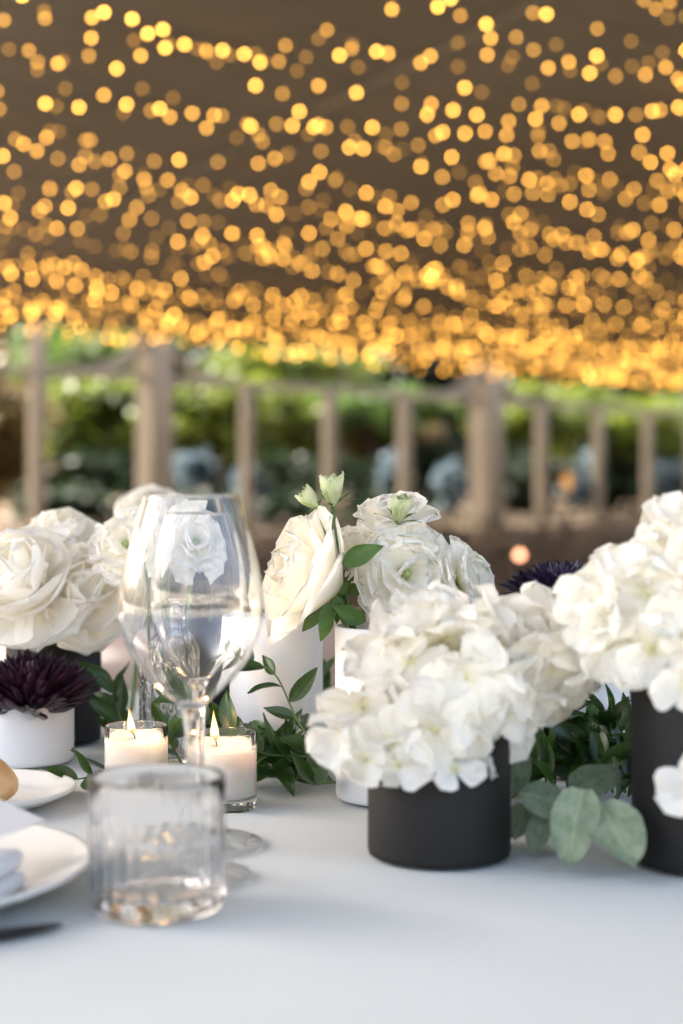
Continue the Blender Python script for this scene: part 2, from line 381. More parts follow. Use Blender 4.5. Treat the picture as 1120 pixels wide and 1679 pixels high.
part('roof', mesh('roof', V_shade_roof, [(0,1,3,2), (4,6,7,5), (0,4,5,1), (2,3,7,6), (0,2,6,4), (1,5,7,3)], M_post, False), fr)  # unseen roof added above the veranda to keep sun off the posts
a, sa = line_at(-120); b, sb = line_at(1240)
rotL = Matrix.Rotation(math.atan2(LDIR.y, LDIR.x), 3, 'Z')
part('beam', box('beam', (a+b)/2 + Vector((0,0,BEAM_Z-0.03)), ((sb-sa)/2, 0.035, 0.034), M_post, rotL), fr)
part('top_beam', box('top_beam', (a+b)/2 + Vector((0,0,BEAM_Z+1.72)), ((sb-sa)/2, 0.09, 0.12), M_post, rotL), fr)
for px in (253, 797):
    p, s = line_at(px)
    for sg in (-1, 1):
        pts = [p + LDIR*(sg*(0.13 + 0.75*(1-math.cos(t)))) + Vector((0,0,BEAM_Z - 0.02 + 0.0 + 0.42*(1-math.sin(t)))) for t in [k*math.pi/2/8 for k in range(9)]]
        part('brace', tube('brace', pts, 0.05, M_post, 6), fr)

def leaf_mat(name, c1, c2, tc, scale=0.9):
    return petal_mat(name, c1, c2, scale, 0.35, tc=tc, rough=0.5, jit=0.1, veins=0.0, spec=0.3)
M_l1 = leaf_mat('lime_leaf', (0.06, 0.10, 0.018), (0.145, 0.175, 0.022), (0.17, 0.22, 0.025))
M_l2 = leaf_mat('green_leaf', (0.05, 0.09, 0.02), (0.09, 0.13, 0.03), (0.10, 0.18, 0.03))
M_l3 = leaf_mat('dark_evergreen_leaf', (0.012, 0.022, 0.012), (0.022, 0.036, 0.018), (0.02, 0.04, 0.015))
M_l4 = leaf_mat('bronze_leaf', (0.10, 0.07, 0.025), (0.15, 0.11, 0.03), (0.18, 0.11, 0.03))
M_blue = petal_mat('pale_blue_patch', (0.13, 0.20, 0.25), (0.24, 0.32, 0.37), 1.5, 0.3, veins=0)
M_bark = solid('bark', (0.05, 0.035, 0.028), (0.09, 0.065, 0.05), 6, 0.9, 0.2, bump=0.6, bscale=30)
def crown(name, center, rad, n, size, mat, clumps=22, flat=0.5, spread=0.30):
    cl = []
    for _ in range(clumps):
        d = Vector((rng.gauss(0,1), rng.gauss(0,1), rng.gauss(0,1))).normalized()*rng.uniform(.45, 1)
        cl.append(Vector((d.x*rad[0], d.y*rad[1], d.z*rad[2])))
    V, Fc = [], []; sp = spread*(rad[0]*rad[1]*rad[2])**(1/3)
    for _ in range(n):
        p = Vector(center) + rng.choice(cl) + Vector((rng.gauss(0,sp), rng.gauss(0,sp), rng.gauss(0,sp*flat)))
        s = size*rng.uniform(.6, 1.3); a = Vector((rng.gauss(0,1), rng.gauss(0,1), rng.gauss(0,.5))).normalized()*s
        b = a.cross(Vector((rng.gauss(0,.6), rng.gauss(0,.6), 1))).normalized()*s*.55
        k = len(V); V += [p-a, p-b, p+a, p+b]; Fc.append((k, k+1, k+2, k+3))
    return mesh(name, V, Fc, mat, False)
def tree(name, label, px, py, d, rpx, rpy, mat, n=2600, size=0.09, trunk=True, cat='tree', gz=0.75, group=None):
    c = P(px, py, d); rad = (rpx/F*d, rpx/F*d*0.9, rpy/F*d)
    t = thing(name, label, cat, (c.x, c.y, gz), group)
    part('crown', crown('crown', c, rad, n, size, mat), t)
    if trunk:
        base = Vector((c.x, c.y, gz-0.2)); top = c
        pts = curve_pts([base, base.lerp(top, .5) + Vector((rng.uniform(-.15,.15), 0, 0)), top], 4)
        tr = part('trunk', tube('trunk', pts, lambda q: 0.12*(1-0.6*q), M_bark, 8), t)
        for _ in range(4):
            e = c + Vector((rng.uniform(-.7,.7)*rad[0], rng.uniform(-.7,.7)*rad[1], rng.uniform(-.1,.6)*rad[2])); s0 = base.lerp(top, rng.uniform(.5, .9))
            part('limb', tube('limb', [s0, s0.lerp(e, .5)+Vector((0,0,.05)), e], lambda q: 0.045*(1-0.6*q), M_bark, 6), tr)
    return t
# deep evergreen wall that closes the garden
for k, (px, d, wd) in enumerate(((-160, 36, 330), (150, 38, 330), (440, 37, 330), (720, 39, 330), (1000, 38, 330), (1290, 40, 330))):
    c = P(px, 600, d); t = thing('evergreen_tree', 'tall dark evergreen closing the far end of the garden', 'tree', (c.x, c.y, 0.7), 'dark evergreens at the end of the garden')
    part('crown', crown('crown', (c.x, c.y, 4.5), (wd/F*d/2*1.25, 1.6, 4.6), 4200, 0.30, M_l3, 60, 0.9, 0.28), t)
    part('trunk', tube('trunk', [Vector((c.x, c.y, 0.5)), Vector((c.x, c.y, 7.5))], lambda q: 0.3*(1-0.7*q), M_bark, 8), t)
tree('garden_tree', 'dark brown leaved tree at the left edge behind the veranda', -10, 690, 19, 70, 130, M_l4, 2400, .09)
tree('garden_tree', 'lime green tree left of the widest timber post', 150, 690, 21, 100, 72, M_l1, 3400, .09)
tree('garden_tree', 'deep green tree high above the lime tree on the left', 150, 590, 27, 120, 50, M_l2, 2200, .11)
tree('garden_tree', 'bright lime tree just right of the widest timber post', 345, 680, 20, 90, 50, M_l1, 3200, .085)
tree('garden_tree', 'lime tree crown touching the lights above the rose', 480, 605, 25, 140, 26, M_l1, 2800, .10)
tree('garden_tree', 'lime tree behind the small posts directly above the rose', 440, 690, 23, 90, 55, M_l1, 1800, .09)
tree('garden_tree', 'mixed green tree between the small posts at centre', 600, 672, 23, 100, 36, M_l2, 2600, .09)
tree('garden_tree', 'low golden brown tree in the middle of the garden', 610, 715, 24, 90, 28, M_l4, 2000, .09)
tree('garden_tree', 'lime tree beside the second wide timber post', 850, 690, 24, 75, 48, M_l1, 2200, .10)
tree('garden_tree', 'broad lime tree spreading on the right of the garden', 1000, 700, 25, 140, 52, M_l1, 4200, .10)
tree('garden_tree', 'lime and green tree at the right edge of the garden', 1150, 695, 26, 80, 45, M_l2, 2200, .10)
for (px, py, d, rx, ry, lb) in ((110, 835, 14.6, 70, 45, 'dark low shrub close behind the left small post'), (330, 850, 15, 60, 40, 'dark low shrub close behind the wine glass rim'), (480, 850, 15.6, 70, 42, 'dark low shrub close behind the green buds'), (620, 850, 16.2, 60, 30, 'dark low shrub close behind the highest lisianthus'), (150, 780, 20, 90, 50, 'dark clipped shrub low on the left between timber posts'), (460, 800, 21, 70, 55, 'dark shrub low behind the rose'), (600, 800, 22, 60, 55, 'dark shrub low behind the pale lisianthus'),
        (720, 780, 23, 60, 60, 'dark shrub left of the second wide post'), (860, 790, 23, 60, 60, 'dark shrub right of the second wide post'), (1030, 790, 24, 90, 60, 'dark shrub low on the right of the garden')):
    tree('shrub', lb, px, py, d, rx, ry, M_l3, 1500, .08, False, 'shrub')
for (px, py, d, rx, ry, lb) in ((318, 772, 15.5, 26, 26, 'pale blue stand-in bush right of the widest post'), (408, 795, 16, 16, 28, 'pale blue stand-in bush half behind the small post left of the rose'), (640, 778, 17, 22, 30, 'pale blue stand-in bush above the upper lisianthus'),
        (738, 800, 18, 22, 40, 'pale blue stand-in bush left of the second wide post'), (945, 806, 18, 14, 30, 'slender pale blue stand-in bush right of the orange lantern'), (975, 768, 19, 20, 28, 'higher pale blue stand-in bush right of the orange lantern'), (1095, 790, 19, 26, 32, 'pale blue stand-in bush at the right edge')):
    c = P(px, py, d); t = thing('stand_in_bush', lb, 'bush', (c.x, c.y, 0.75), 'pale blue stand-in bushes')  # bushes guessed in for blurred pale blue patches of unknown kind
    part('blue_patch', crown('blue_patch', c, (rx/F*d, rx/F*d, ry/F*d), 420, .05, M_blue, 9, 0.9, .34), t)
    part('foliage', crown('foliage', c - Vector((0, -0.1, 0.08)), (rx/F*d, rx/F*d, ry/F*d), 300, .05, M_l3, 12, .9, .4), t)
# lanterns
c = P(930, 790, 16.5)
t = thing('garden_lantern', 'amber glowing lantern on a thin stake among the bushes', 'lantern', (c.x, c.y, 0.7))
part('stake', tube('stake', [Vector((c.x, c.y, 0.6)), c - Vector((0,0,.11))], 0.015, M_wire, 8), t)
part('lamp_glass', ico('lamp_glass', 0.075, emit_mat('amber_glow', (0.9, 0.42, 0.12), 0.20), 2, (.8, .8, 1.4)), t, T(c))
part('cap', lathe('cap', [(0, .17), (.09, .12), (.09, .105), (0, .105)], M_wire, 16), t, T(c))
c = P(852, 910, 9.6)
t = thing('path_light', 'small pinkish glowing path light low on the bank', 'lantern', (c.x, c.y, 0.3))
part('stake', tube('stake', [Vector((c.x, c.y, 0.0)), c - Vector((0,0,.018))], 0.012, M_wire, 8), t)
part('bulb', ico('bulb', 0.026, emit_mat('pink_glow', (1.0, 0.42, 0.24), 1.5), 2), t, T(c))

# ------------------------------------------------------------------ table and cloth
TX0, TX1, TY0, TY1 = -1.5, 1.5, 0.25, 1.92
tb = thing('dining_table', 'long dining table hidden under the white cloth', 'table', (0, 1.1, 0))
part('tabletop', box('tabletop', (0, 1.085, TZ-0.024), (1.48, 0.82, 0.02), M_wood), tb)
for x in (-1.35, 1.35):
    for y in (0.4, 1.77): part('leg', box('leg', (x, y, 0.353), (0.03, 0.03, 0.353), M_wood), tb)
V, Fc = [], []
def cloth_z(x, y):
    z = 0.0
    # pressed fold lines
    a = (y - 1.16) + 0.32*(x + 0.075); z += 0.0020*math.exp(-(a/0.005)**2)
    a = (x - 0.36) - 0.1*(y-1); z += 0.0009*math.exp(-(a/0.006)**2)
    z += 0.0006*noise.noise(Vector((x*5, y*5, 0.3))) + 0.0004*noise.noise(Vector((x*14, y*11, 4)))
    return z
nx, ny = 180, 150
xs = [TX0 + (TX1-TX0)*i/nx for i in range(nx+1)]; ys = [TY0 + (TY1-TY0)*j/ny for j in range(ny+1)]
for x in xs:
    for y in ys: V.append((x, y, TZ - 0.0012 + cloth_z(x, y)))
for i in range(nx):
    for j in range(ny):
        a = i*(ny+1)+j; Fc.append((a, a+ny+1, a+ny+2, a+1))
# hanging skirt with folds
loop = [(i*(ny+1), (0,-1)) for i in range(nx+1)] + [(nx*(ny+1)+j, (1,0)) for j in range(1, ny+1)] + [(i*(ny+1)+ny, (0,1)) for i in range(nx-1, -1, -1)] + [(j, (-1,0)) for j in range(ny-1, 0, -1)]
prev = [k for k, _ in loop]
for lv in range(1, 9):
    cur = []
    for q, (k, nr) in enumerate(loop):
        x, y, z = V[k]; amp = 0.012 + 0.028*lv/8; o = 0.012 + amp*(0.5 + 0.5*math.sin(q*0.33 + 0.8*math.sin(q*0.071)))*min(1, lv/4)
        cur.append(len(V)); V.append((x + nr[0]*o, y + nr[1]*o, TZ - 0.012 - 0.62*((lv-0.8)/7.2)))
    n = len(loop)
    for q in range(n): Fc.append((prev[q], cur[q], cur[(q+1)%n], prev[(q+1)%n]))
    prev = cur
single('tablecloth', mesh('tablecloth', V, Fc, M_cloth), 'smooth white linen cloth covering the whole dining table', 'tablecloth')

# ------------------------------------------------------------------ pots and vases
def pot(name, label, p, r, h, mat, wall=0.004, taper=0.0, group=None, round_=0.006):
    rb = r*(1-taper)
    prof = [(0, 0.0006), (rb-round_-.001, 0.0006), (rb-round_*.4, 0.0012), (rb-round_*.12, round_*.35), (rb, round_), (r, h-.0015), (r-.0012, h), (r-wall+.001, h), (r-wall, h-.0015), (rb-wall, .008), (0, .008)]
    return single(name, lathe(name, prof, mat, 96), label, 'vase' if h > .08 else 'pot', T(p), group)
def base(px, py): return G(px, py)
pk = G(720, 1401); BP = pot('flower_pot', 'low matte black pot under the big central hydrangea', pk, 0.0484, 0.092, M_black_pot, group='flower vessels on the table')
vt = G(641, 1309); pot('vase', 'slim white cylinder vase partly hidden by the central hydrangea', vt, 0.0452, 0.139, M_white_pot, .0035, .02, 'flower vessels on the table')
vl = P(453, 0, 1.36); vl.z = TZ; pot('vase', 'white cylinder vase behind the cream rose and wine glass', vl, 0.0415, 0.137, M_white_pot, .0035, .0, 'flower vessels on the table')
vr = P(956, 0, 1.34); vr.z = TZ; pot('vase', 'white cylinder vase holding the violet chrysanthemum at right', vr, 0.0408, 0.139, M_white_pot, .0035, .0, 'flower vessels on the table')
vb = G(1163, 1414); pot('vase', 'tall matte black vase cut by the right picture edge', vb, 0.0520, 0.150, M_black_pot, .004, .03, 'flower vessels on the table')
bl = G(34, 1248); pot('flower_pot', 'shallow white pot filled with a dark chrysanthemum at left', bl, 0.0484, 0.0545, M_white_pot, group='flower vessels on the table')
vd = P(88, 0, 1.52); vd.z = TZ; pot('vase', 'tall matte black vase under the white peonies at left', vd, 0.047, 0.125, M_black_pot, group='flower vessels on the table')
vs = P(352, 0, 1.62); vs.z = TZ; pot('vase', 'matte black vase seen only through the wine glasses', vs, 0.036, 0.115, M_black_pot, group='flower vessels on the table')

# ------------------------------------------------------------------ glassware
def wine_glass(label, p, rf, hs, prof_out, wall=0.0011):
    """hs: height where the bowl begins; prof_out: outer bowl profile from the stem up to the rim"""
    t = thing('wine_glass', label, 'wine glass', p, 'stemmed glasses')
    foot = smooth_prof([(0.0, -.0035), (rf*.5, -.0035), (rf-.001, -.0035)], 4) + [(rf, 0.0010), (rf-.0008, 0.0026)] + smooth_prof([(rf-.0015, 0.0028), (rf*.55, 0.0050), (rf*.26, 0.0085), (.0062, 0.0155)], 5)
    part('foot', lathe('foot', foot, M_glass, 96), t, T(p))
    stem = smooth_prof([(.0062, .0155), (.0045, .026), (.0037, hs*.55), (.0040, hs*.85), prof_out[0]], 8)
    part('stem', lathe('stem', stem, M_glass, 48), t, T(p))
    out = smooth_prof(prof_out, 8); rt = out[-1]
    inn = [(max(0.0, r - wall), z) for r, z in reversed(out) if z > prof_out[1][1] + 0.004]
    zb = inn[-1][1] - 0.0045
    inn2 = inn + [(inn[-1][0]*.72, zb+.0016), (inn[-1][0]*.36, zb+.0004), (0, zb)]
    rim = [(rt[0]-wall*.2, rt[1]+.0004), (rt[0]-wall*.8, rt[1]+.0004)]
    part('bowl', lathe('bowl', out + rim + inn2[0:], M_glass, 128), t, T(p))
    return t
g1 = P(314, 0, 0.972); g1.z = TZ
wine_glass('tall wine glass with wide bowl standing just behind the ribbed tumbler', g1, 0.0385, 0.100,
    [(.0052, .100), (.0092, .1085), (.0150, .1145), (.0235, .1225), (.0335, .1345), (.0418, .150), (.0459, .167), (.0454, .182), (.0425, .198), (.0370, .219), (.0299, .2432)])
g2 = P(327, 0, 1.062); g2.z = TZ
wine_glass('smaller wine glass seen through the bowl of the front glass', g2, 0.0445, 0.108,
    [(.0048, .108), (.0075, .1145), (.0135, .1205), (.0215, .1305), (.0300, .1460), (.0343, .1640), (.0348, .1800), (.0325, .1990), (.0285, .2160), (.0245, .2310)])
# ribbed tumbler
gt = G(258, 1489)
t = thing('tumbler', 'ribbed clear glass tumbler standing closest on the cloth', 'glass', gt)
def flute(r, z, a):
    if r < .036: return r
    k = max(0, min(1, (z-.009)/.006)) * max(0, min(1, (.056-z)/.012)); return r - 0.0011*k*(0.5+0.5*math.cos(30*a))
prof = [(0, .0015), (.030, .0012), (.034, .0004), (.0375, .001), (.0395, .004), (.0402, .008), (.0402, .012)] + [(.0402, .012+.0025*i) for i in range(1, 26)] + [(.0401, .0775), (.0396, .0784), (.0384, .0784), (.0379, .0776), (.0378, .060), (.0376, .016), (.036, .0115), (.030, .0098), (.015, .0092), (0, .0090)]
part('glass_body', lathe('glass_body', prof, M_tglass, 240, flute), t, T(gt))
# crystal bud vase
cv = P(279, 0, 1.37); cv.z = TZ
t = thing('bud_vase', 'clear crystal bottle vase with cut diamond pattern behind the candles', 'vase', cv, 'flower vessels on the table')
def cut(r, z, a):
    if .012 < z < .105 and r > .02:
        k = 14; q = z*190
        return r + 0.0011*(abs(math.sin(k*a/2 + q)) + abs(math.sin(k*a/2 - q)) - 1.2)
    if .105 <= z < .122: return r + .0006*math.cos(14*a)
    return r
outp = [(0, .0008), (.024, .0006), (.0265, .003)] + [(.0272, .006+.003*i) for i in range(33)] + [(.0265, .108), (.0235, .115), (.0175, .121), (.0125, .1255), (.0108, .131), (.0108, .141), (.0125, .1475), (.0145, .150)]
inp = [(.0138, .1508), (.0120, .1495), (.0092, .142), (.0090, .130), (.0150, .118), (.0205, .110), (.0232, .10), (.0232, .014), (.019, .0105), (0, .010)]
part('bottle', lathe('bottle', outp + inp, M_glass, 168, cut), t, T(cv))

# ------------------------------------------------------------------ candles
M_flame, N, L = base_mat('flame')
out = N.new('ShaderNodeOutputMaterial'); e = N.new('ShaderNodeEmission'); tcn = N.new('ShaderNodeTexCoord'); sp = N.new('ShaderNodeSeparateXYZ')
L.new(tcn.outputs['Object'], sp.inputs[0]); mr = N.new('ShaderNodeMapRange'); mr.inputs[1].default_value = 0; mr.inputs[2].default_value = 0.022; L.new(sp.outputs[2], mr.inputs[0])
cr = N.new('ShaderNodeValToRGB'); els = cr.color_ramp.elements
els[0].position = 0.0; els[0].color = (0.40, 0.13, 0.03, 1); els[1].position = 1.0; els[1].color = (0.9, 0.30, 0.05, 1)
x = els.new(0.22); x.color = (0.8, 0.28, 0.05, 1); x = els.new(0.42); x.color = (1.0, 0.74, 0.36, 1); x = els.new(0.8); x.color = (1.0, 0.66, 0.26, 1)
L.new(mr.outputs[0], cr.inputs[0]); L.new(cr.outputs[0], e.inputs[0]); e.inputs[1].default_value = 0.6; L.new(e.outputs[0], out.inputs[0])
flame_prof = smooth_prof([(0, 0), (.0019, .0022), (.0033, .006), (.0032, .0095), (.0021, .014), (.0009, .0185), (0, .0225)], 5)
def candle(label, p, lean, wick_dx, fh):
    t = thing('votive_candle', label, 'candle', p, 'lit votive candles')
    R0, H = .0254, .0590
    o = [(0, -.0035), (.021, -.0035), (.0243, -.001), (.0252, .002), (R0, .006), (R0, H-.0012), (R0-.0004, H-.0002), (R0-.0008, H-.0002), (R0-.0012, H-.0014), (R0-.0012, .0095), (R0-.003, .0078), (.012, .0086), (0, .0088)]
    part('holder', lathe('holder', o, M_glass, 96), t, T(p))
    rw = R0 - .0006
    wx = part('wax', lathe('wax', [(0, .0072), (rw-.003, .0072), (rw, .0105), (rw, .0440), (rw-.0006, .0452), (rw-.003, .0447), (rw*.5, .0436), (.004, .0432), (0, .0431)], M_wax, 64), t, T(p))
    b = p + Vector((wick_dx, 0, .0428))
    pts = curve_pts([b, b + Vector((-.0006, 0, .003)), b + Vector((lean*.0022, 0, .0062))], 4)
    part('wick', tube('wick', pts, .0007, M_wick, 6), wx)
    M = Matrix.Translation(pts[-1] - Vector((0, 0, .0025))) @ Matrix.Rotation(lean*R(6), 4, 'Y') @ Matrix.Diagonal((1, 1, fh, 1))
    part('flame', lathe('flame', flame_prof, M_flame, 20), t, M)
    l = bpy.data.lights.new('flame_light', 'POINT'); l.energy = 0.022; l.color = (1, .55, .22); l.shadow_soft_size = .004
    lo = bpy.data.objects.new('flame_light', l); C.objects.link(lo); lo.parent = t; lo.location = pts[-1] + Vector((0, 0, .022)) - p
c1 = P(223.5, 0, 1.232); c1.z = TZ
candle('lit votive candle in clear glass behind the tumbler on its left', c1, -1.0, -.001, 1.15)
c2 = P(368, 0, 1.195); c2.z = TZ
candle('lit votive candle in clear glass right of the wine stem', c2, -0.5, -.006, 1.30)

# ------------------------------------------------------------------ plates, bread, card, knife
def plate(name, label, p, r, h, mat):
    pr = smooth_prof([(0, .004), (r*.5, .004), (r*.66, .0048), (r*.8, .010*h/.022), (r*.97, h-.002)], 6) + [(r-.0006, h-.0008), (r, h-.0018), (r-.0004, h-.0036)] + smooth_prof([(r*.95, h-.0062), (r*.78, .0055*h/.022), (r*.62, .0006)], 5) + [(r*.55, .0004), (r*.52, .0018), (0, .0018)]
    return single(name, lathe(name, list(reversed(pr)), mat, 128), label, 'plate', T(p), 'white china plates')
ps = P(-42, 0, 1.20); ps.z = TZ
plate('side_plate', 'small white side plate carrying the bread roll', ps, .079, .016, M_china)
pd = P(-218, 0, 0.925); pd.z = TZ
plate('dinner_plate', 'large white dinner plate with napkin and card at left edge', pd, .135, .022, M_china)
# roll
me = ico('bread_roll', 0.5, M_bread, 4)
for v in me.vertices:
    q = v.co.copy(); v.co = Vector((q.x*.062, q.y*.056, (q.z if q.z > 0 else q.z*.55)*.052)) * (1 + .06*noise.noise(q*4) + .02*noise.noise(q*13))
rp = P(-38, 0, 1.17)
single('bread_roll', me, 'golden brown bread roll on the small side plate', 'bread roll', T(rp.x, rp.y, TZ + .0185))
# folded napkin: three stacked layers
nc = P(-108, 0, 0.90)
na = thing('napkin', 'folded white napkin lying on the dinner plate', 'napkin', (nc.x, nc.y, TZ+.005))
for k in range(2):
    part('napkin_fold', bevel(box('napkin_fold', (nc.x - .0015*k, nc.y + .001*k, TZ + .0108 + .0125*k), (.045-.001*k, .034, .0060), M_napkin, Matrix.Rotation(R(-12), 3, 'Z')), .005), na)
cc = G(73, 1345, .0405)
e1 = Vector((-.87, .34, .30)).normalized(); e2 = Vector((-.39, -.92, 0)); e2 = (e2 - e1*e2.dot(e1)).normalized(); e3 = e1.cross(e2).normalized()
V = []; nrm = e3 * .0004
for s in (-1, 1):
    for a, b in ((0, 0), (.105, 0), (.105, .075), (0, .075)): V.append(cc + e1*a + e2*b + nrm*s)
single('menu_card', mesh('menu_card', V, [(0,1,2,3), (7,6,5,4), (0,4,5,1), (1,5,6,2), (2,6,7,3), (3,7,4,0)], M_card, False), 'blank white card tilted on the folded napkin', 'card')
# knife
kt = G(101, 1523); kd = (G(0, 1538) - kt).normalized(); kn = Vector((-kd.y, kd.x, 0))
t = thing('table_knife', 'black table knife lying in front of the dinner plate', 'knife', kt)
def blade(name, s0, s1, wfun, th, n=16):
    V, Fc = [], []
    for i in range(n+1):
        s = s0 + (s1-s0)*i/n; wd = wfun(s); p = kt + kd*s
        V += [p + kn*wd*.5 + Vector((0,0,.0015)), p + kn*wd*.15 + Vector((0,0,.0015+th)), p - kn*wd*.5 + Vector((0,0,.0015+th*.8)), p - kn*wd*.5 + Vector((0,0,.0012))]
    for i in range(n):
        for k in range(4): Fc.append((4*i+k, 4*i+4+k, 4*i+4+(k+1)%4, 4*i+(k+1)%4))
    Fc += [(3,2,1,0), (4*n, 4*n+1, 4*n+2, 4*n+3)]
    return mesh(name, V, Fc, M_knife, False)
part('blade', blade('blade', 0, .10, lambda s: .019*min(1, (s/.045+.02)**.6), .0022), t)
part('handle', blade('handle', .10, .20, lambda s: .014 + .003*math.sin((s-.1)*31), .006), t)

# ------------------------------------------------------------------ petals and leaves
def wf(shape, t):
    if shape == 'round': return max(0.0, (0.10 + 0.90*min(1, t/.62)**.75) * max(0, 1 - max(0, (t-.45)/.55)**2.6)**.5)
    if shape == 'rose': return (0.30 + 0.70*min(1, t/.6)**.7) * max(0.0, 1 - max(0, (t-.5)/.5)**3.2)**.5
    if shape == 'lance': return max(0.0, math.sin(math.pi*t**.78))**.95
    if shape == 'oval': return max(0.0, math.sin(math.pi*(0.04+.96*t)**.80))**.62
    if shape == 'fan': return (.16 + .84*t**.85) * max(0.0, 1 - max(0, (t-.80)/.20)**3)**.5
    if shape == 'quill': return (.45 + .55*min(1, t*1.5)) * max(0.0, 1 - t**5)**.5
    return 1
def petal(name, L_, W, a0, curl, cup, mat, shape='round', ruf=0.0, freq=3, fringe=0.0, nz=0.0, nu=7, nv=8, seed=0, cpow=1.0, twist=0.0, epow=1.4):
    r = random.Random(seed); ph = r.uniform(0, 6); off = Vector((r.uniform(-9, 9), r.uniform(-9, 9), r.uniform(-9, 9)))
    V, Fc = [], []; x = z = 0.0; st = 14
    cent = []
    for i in range(nu*st + 1):
        t = i/(nu*st); a = a0 + curl*t**cpow
        if i % st == 0: cent.append((t, x, z, a))
        x += L_/(nu*st)*math.cos(a); z += L_/(nu*st)*math.sin(a)
    for t, x, z, a in cent:
        nx_, nz_ = -math.sin(a), math.cos(a); hw = W/2*max(wf(shape, t), .015)
        for j in range(nv+1):
            s = -1 + 2*j/nv
            e = max(0, (t-.35)/.65)**epow
            o = cup*hw*s*s + ruf*L_*e*math.sin(freq*math.pi*s + ph + 2*t)*(.45 + .55*abs(s)) + twist*hw*s*t
            o += nz*L_*noise.noise(Vector((t*3, s*2.2, 0)) + off)*(.25+.75*t)
            lx = fringe*L_*e*(noise.noise(Vector((s*5.0, 1, 0)) + off) + .6*noise.noise(Vector((s*12, 3, 0)) + off))*(1-.5*s*s)
            dx = math.cos(a)*lx; dz = math.sin(a)*lx
            ed = 1 + (.10*noise.noise(Vector((t*4, s, 5)) + off) + (fringe*.8*noise.noise(Vector((t*16, s, 9)) + off) if abs(s) > .6 else 0))
            V.append((x + nx_*o + dx, s*hw*ed, z + nz_*o + dz))
    for i in range(nu):
        for j in range(nv):
            k = i*(nv+1)+j; Fc.append((k, k+1, k+nv+2, k+nv+1))
    return mesh(name, V, Fc, mat)
def on_axis(axis, phi, az, ref=None):
    """direction leaning phi away from axis at azimuth az, and the normal that faces the axis"""
    ax = axis.normalized(); r1 = ax.orthogonal().normalized(); r2 = ax.cross(r1); rad = r1*math.cos(az) + r2*math.sin(az)
    return ax*math.cos(phi) + rad*math.sin(phi), -rad*math.cos(phi) + ax*math.sin(phi), rad

hyd_me = [petal('petal', .033, .033, .10, rng.uniform(-1.0, .8), rng.uniform(-.2, .45), M_hyd, 'round', rng.uniform(.04, .10), rng.choice((1.2, 1.7, 2.3)), .05, .24, 8, 9, 100+k) for k in range(14)]
ctr_me = ico('floret', .0022, M_pedicel, 2, (1, 1, .8))
def floret(root, p, n, s=1.0, inner=None):
    n = n.normalized(); M0 = frame(p, n.orthogonal(), n)
    f = part('floret', ctr_me, root, M0); az0 = rng.uniform(0, 6.28)
    npet = rng.choice((4, 4, 4, 5))
    for k in range(npet):
        d, nn, rad = on_axis(n, R(rng.uniform(42, 100)), az0 + k*2*math.pi/npet + rng.uniform(-.3, .3))
        part('petal', rng.choice(hyd_me), f, frame(p + rad*.001 - n*.0005*(k % 2), d, nn, s*rng.uniform(.72, 1.15)))
    if inner is not None:
        q = inner; part('pedicel', tube('pedicel', [q - p, (q-p)*.4 + Vector((0,0,.002)), -n*.001], .0011, M_pedicel, 5), f, Matrix.Translation(p))
def hydrangea(label, stem_base, center, lobes, extra, seedn):
    t = thing('hydrangea', label, 'hydrangea', stem_base, 'white hydrangea heads')
    part('stem', tube('stem', curve_pts([Vector(stem_base), Vector(stem_base).lerp(center, .6), center], 5), .004, M_stem, 8), t)
    for c, rad, n in lobes:
        for i in range(n):
            y = 1 - 2*(i+.5)/n; r = math.sqrt(1-y*y); a = i*2.39996 + seedn
            d = Vector((r*math.cos(a), r*math.sin(a), y)); d += Vector((rng.gauss(0,.13), rng.gauss(0,.13), rng.gauss(0,.13))); d.normalize()
            q = rng.uniform(.82, 1.02); p = c + Vector((d.x*rad[0], d.y*rad[1], d.z*rad[2]))*q
            nn = (Vector((d.x/rad[0], d.y/rad[1], d.z/rad[2])).normalized() + Vector((rng.gauss(0,.25), rng.gauss(0,.25), rng.gauss(0,.25)))).normalized()
            floret(t, p, nn, rng.uniform(.9, 1.12), center.lerp(p, .35))
    for p, nn, s in extra: floret(t, p, Vector(nn), s, center.lerp(p, .3))
    return t
hc = P(705, 1120, 1.025)
hydrangea('big white hydrangea head overflowing the low black pot', (pk.x, pk.y, TZ+.012), hc,
    [(P(742, 1114, 1.03), (.045, .048, .042), 38), (P(888, 1082, 1.045), (.022, .026, .024), 13), (P(795, 1085, 1.04), (.032, .038, .022), 12)],
    [(P(596, 1160, 1.01), (-.6, -.6, -.2), .9), (P(566, 1205, 1.0), (-.8, -.5, -.3), .85), (P(640, 1215, .985), (-.2, -.8, -.3), 1.0), (P(600, 1245, .985), (-.4, -.8, -.4), .75), (P(655, 1255, .98), (-.1, -.9, -.35), .7),
     (P(715, 1200, .975), (.1, -.9, -.2), 1.0), (P(790, 1165, .985), (.35, -.85, -.1), 1.1), (P(845, 1125, 1.0), (.5, -.8, 0), 1.05), (P(745, 1262, .975), (.15, -.75, .5), .72), (P(915, 1085, 1.02), (.5, -.7, -.3), 1.0)], .3)
h2 = P(1085, 975, 1.005)
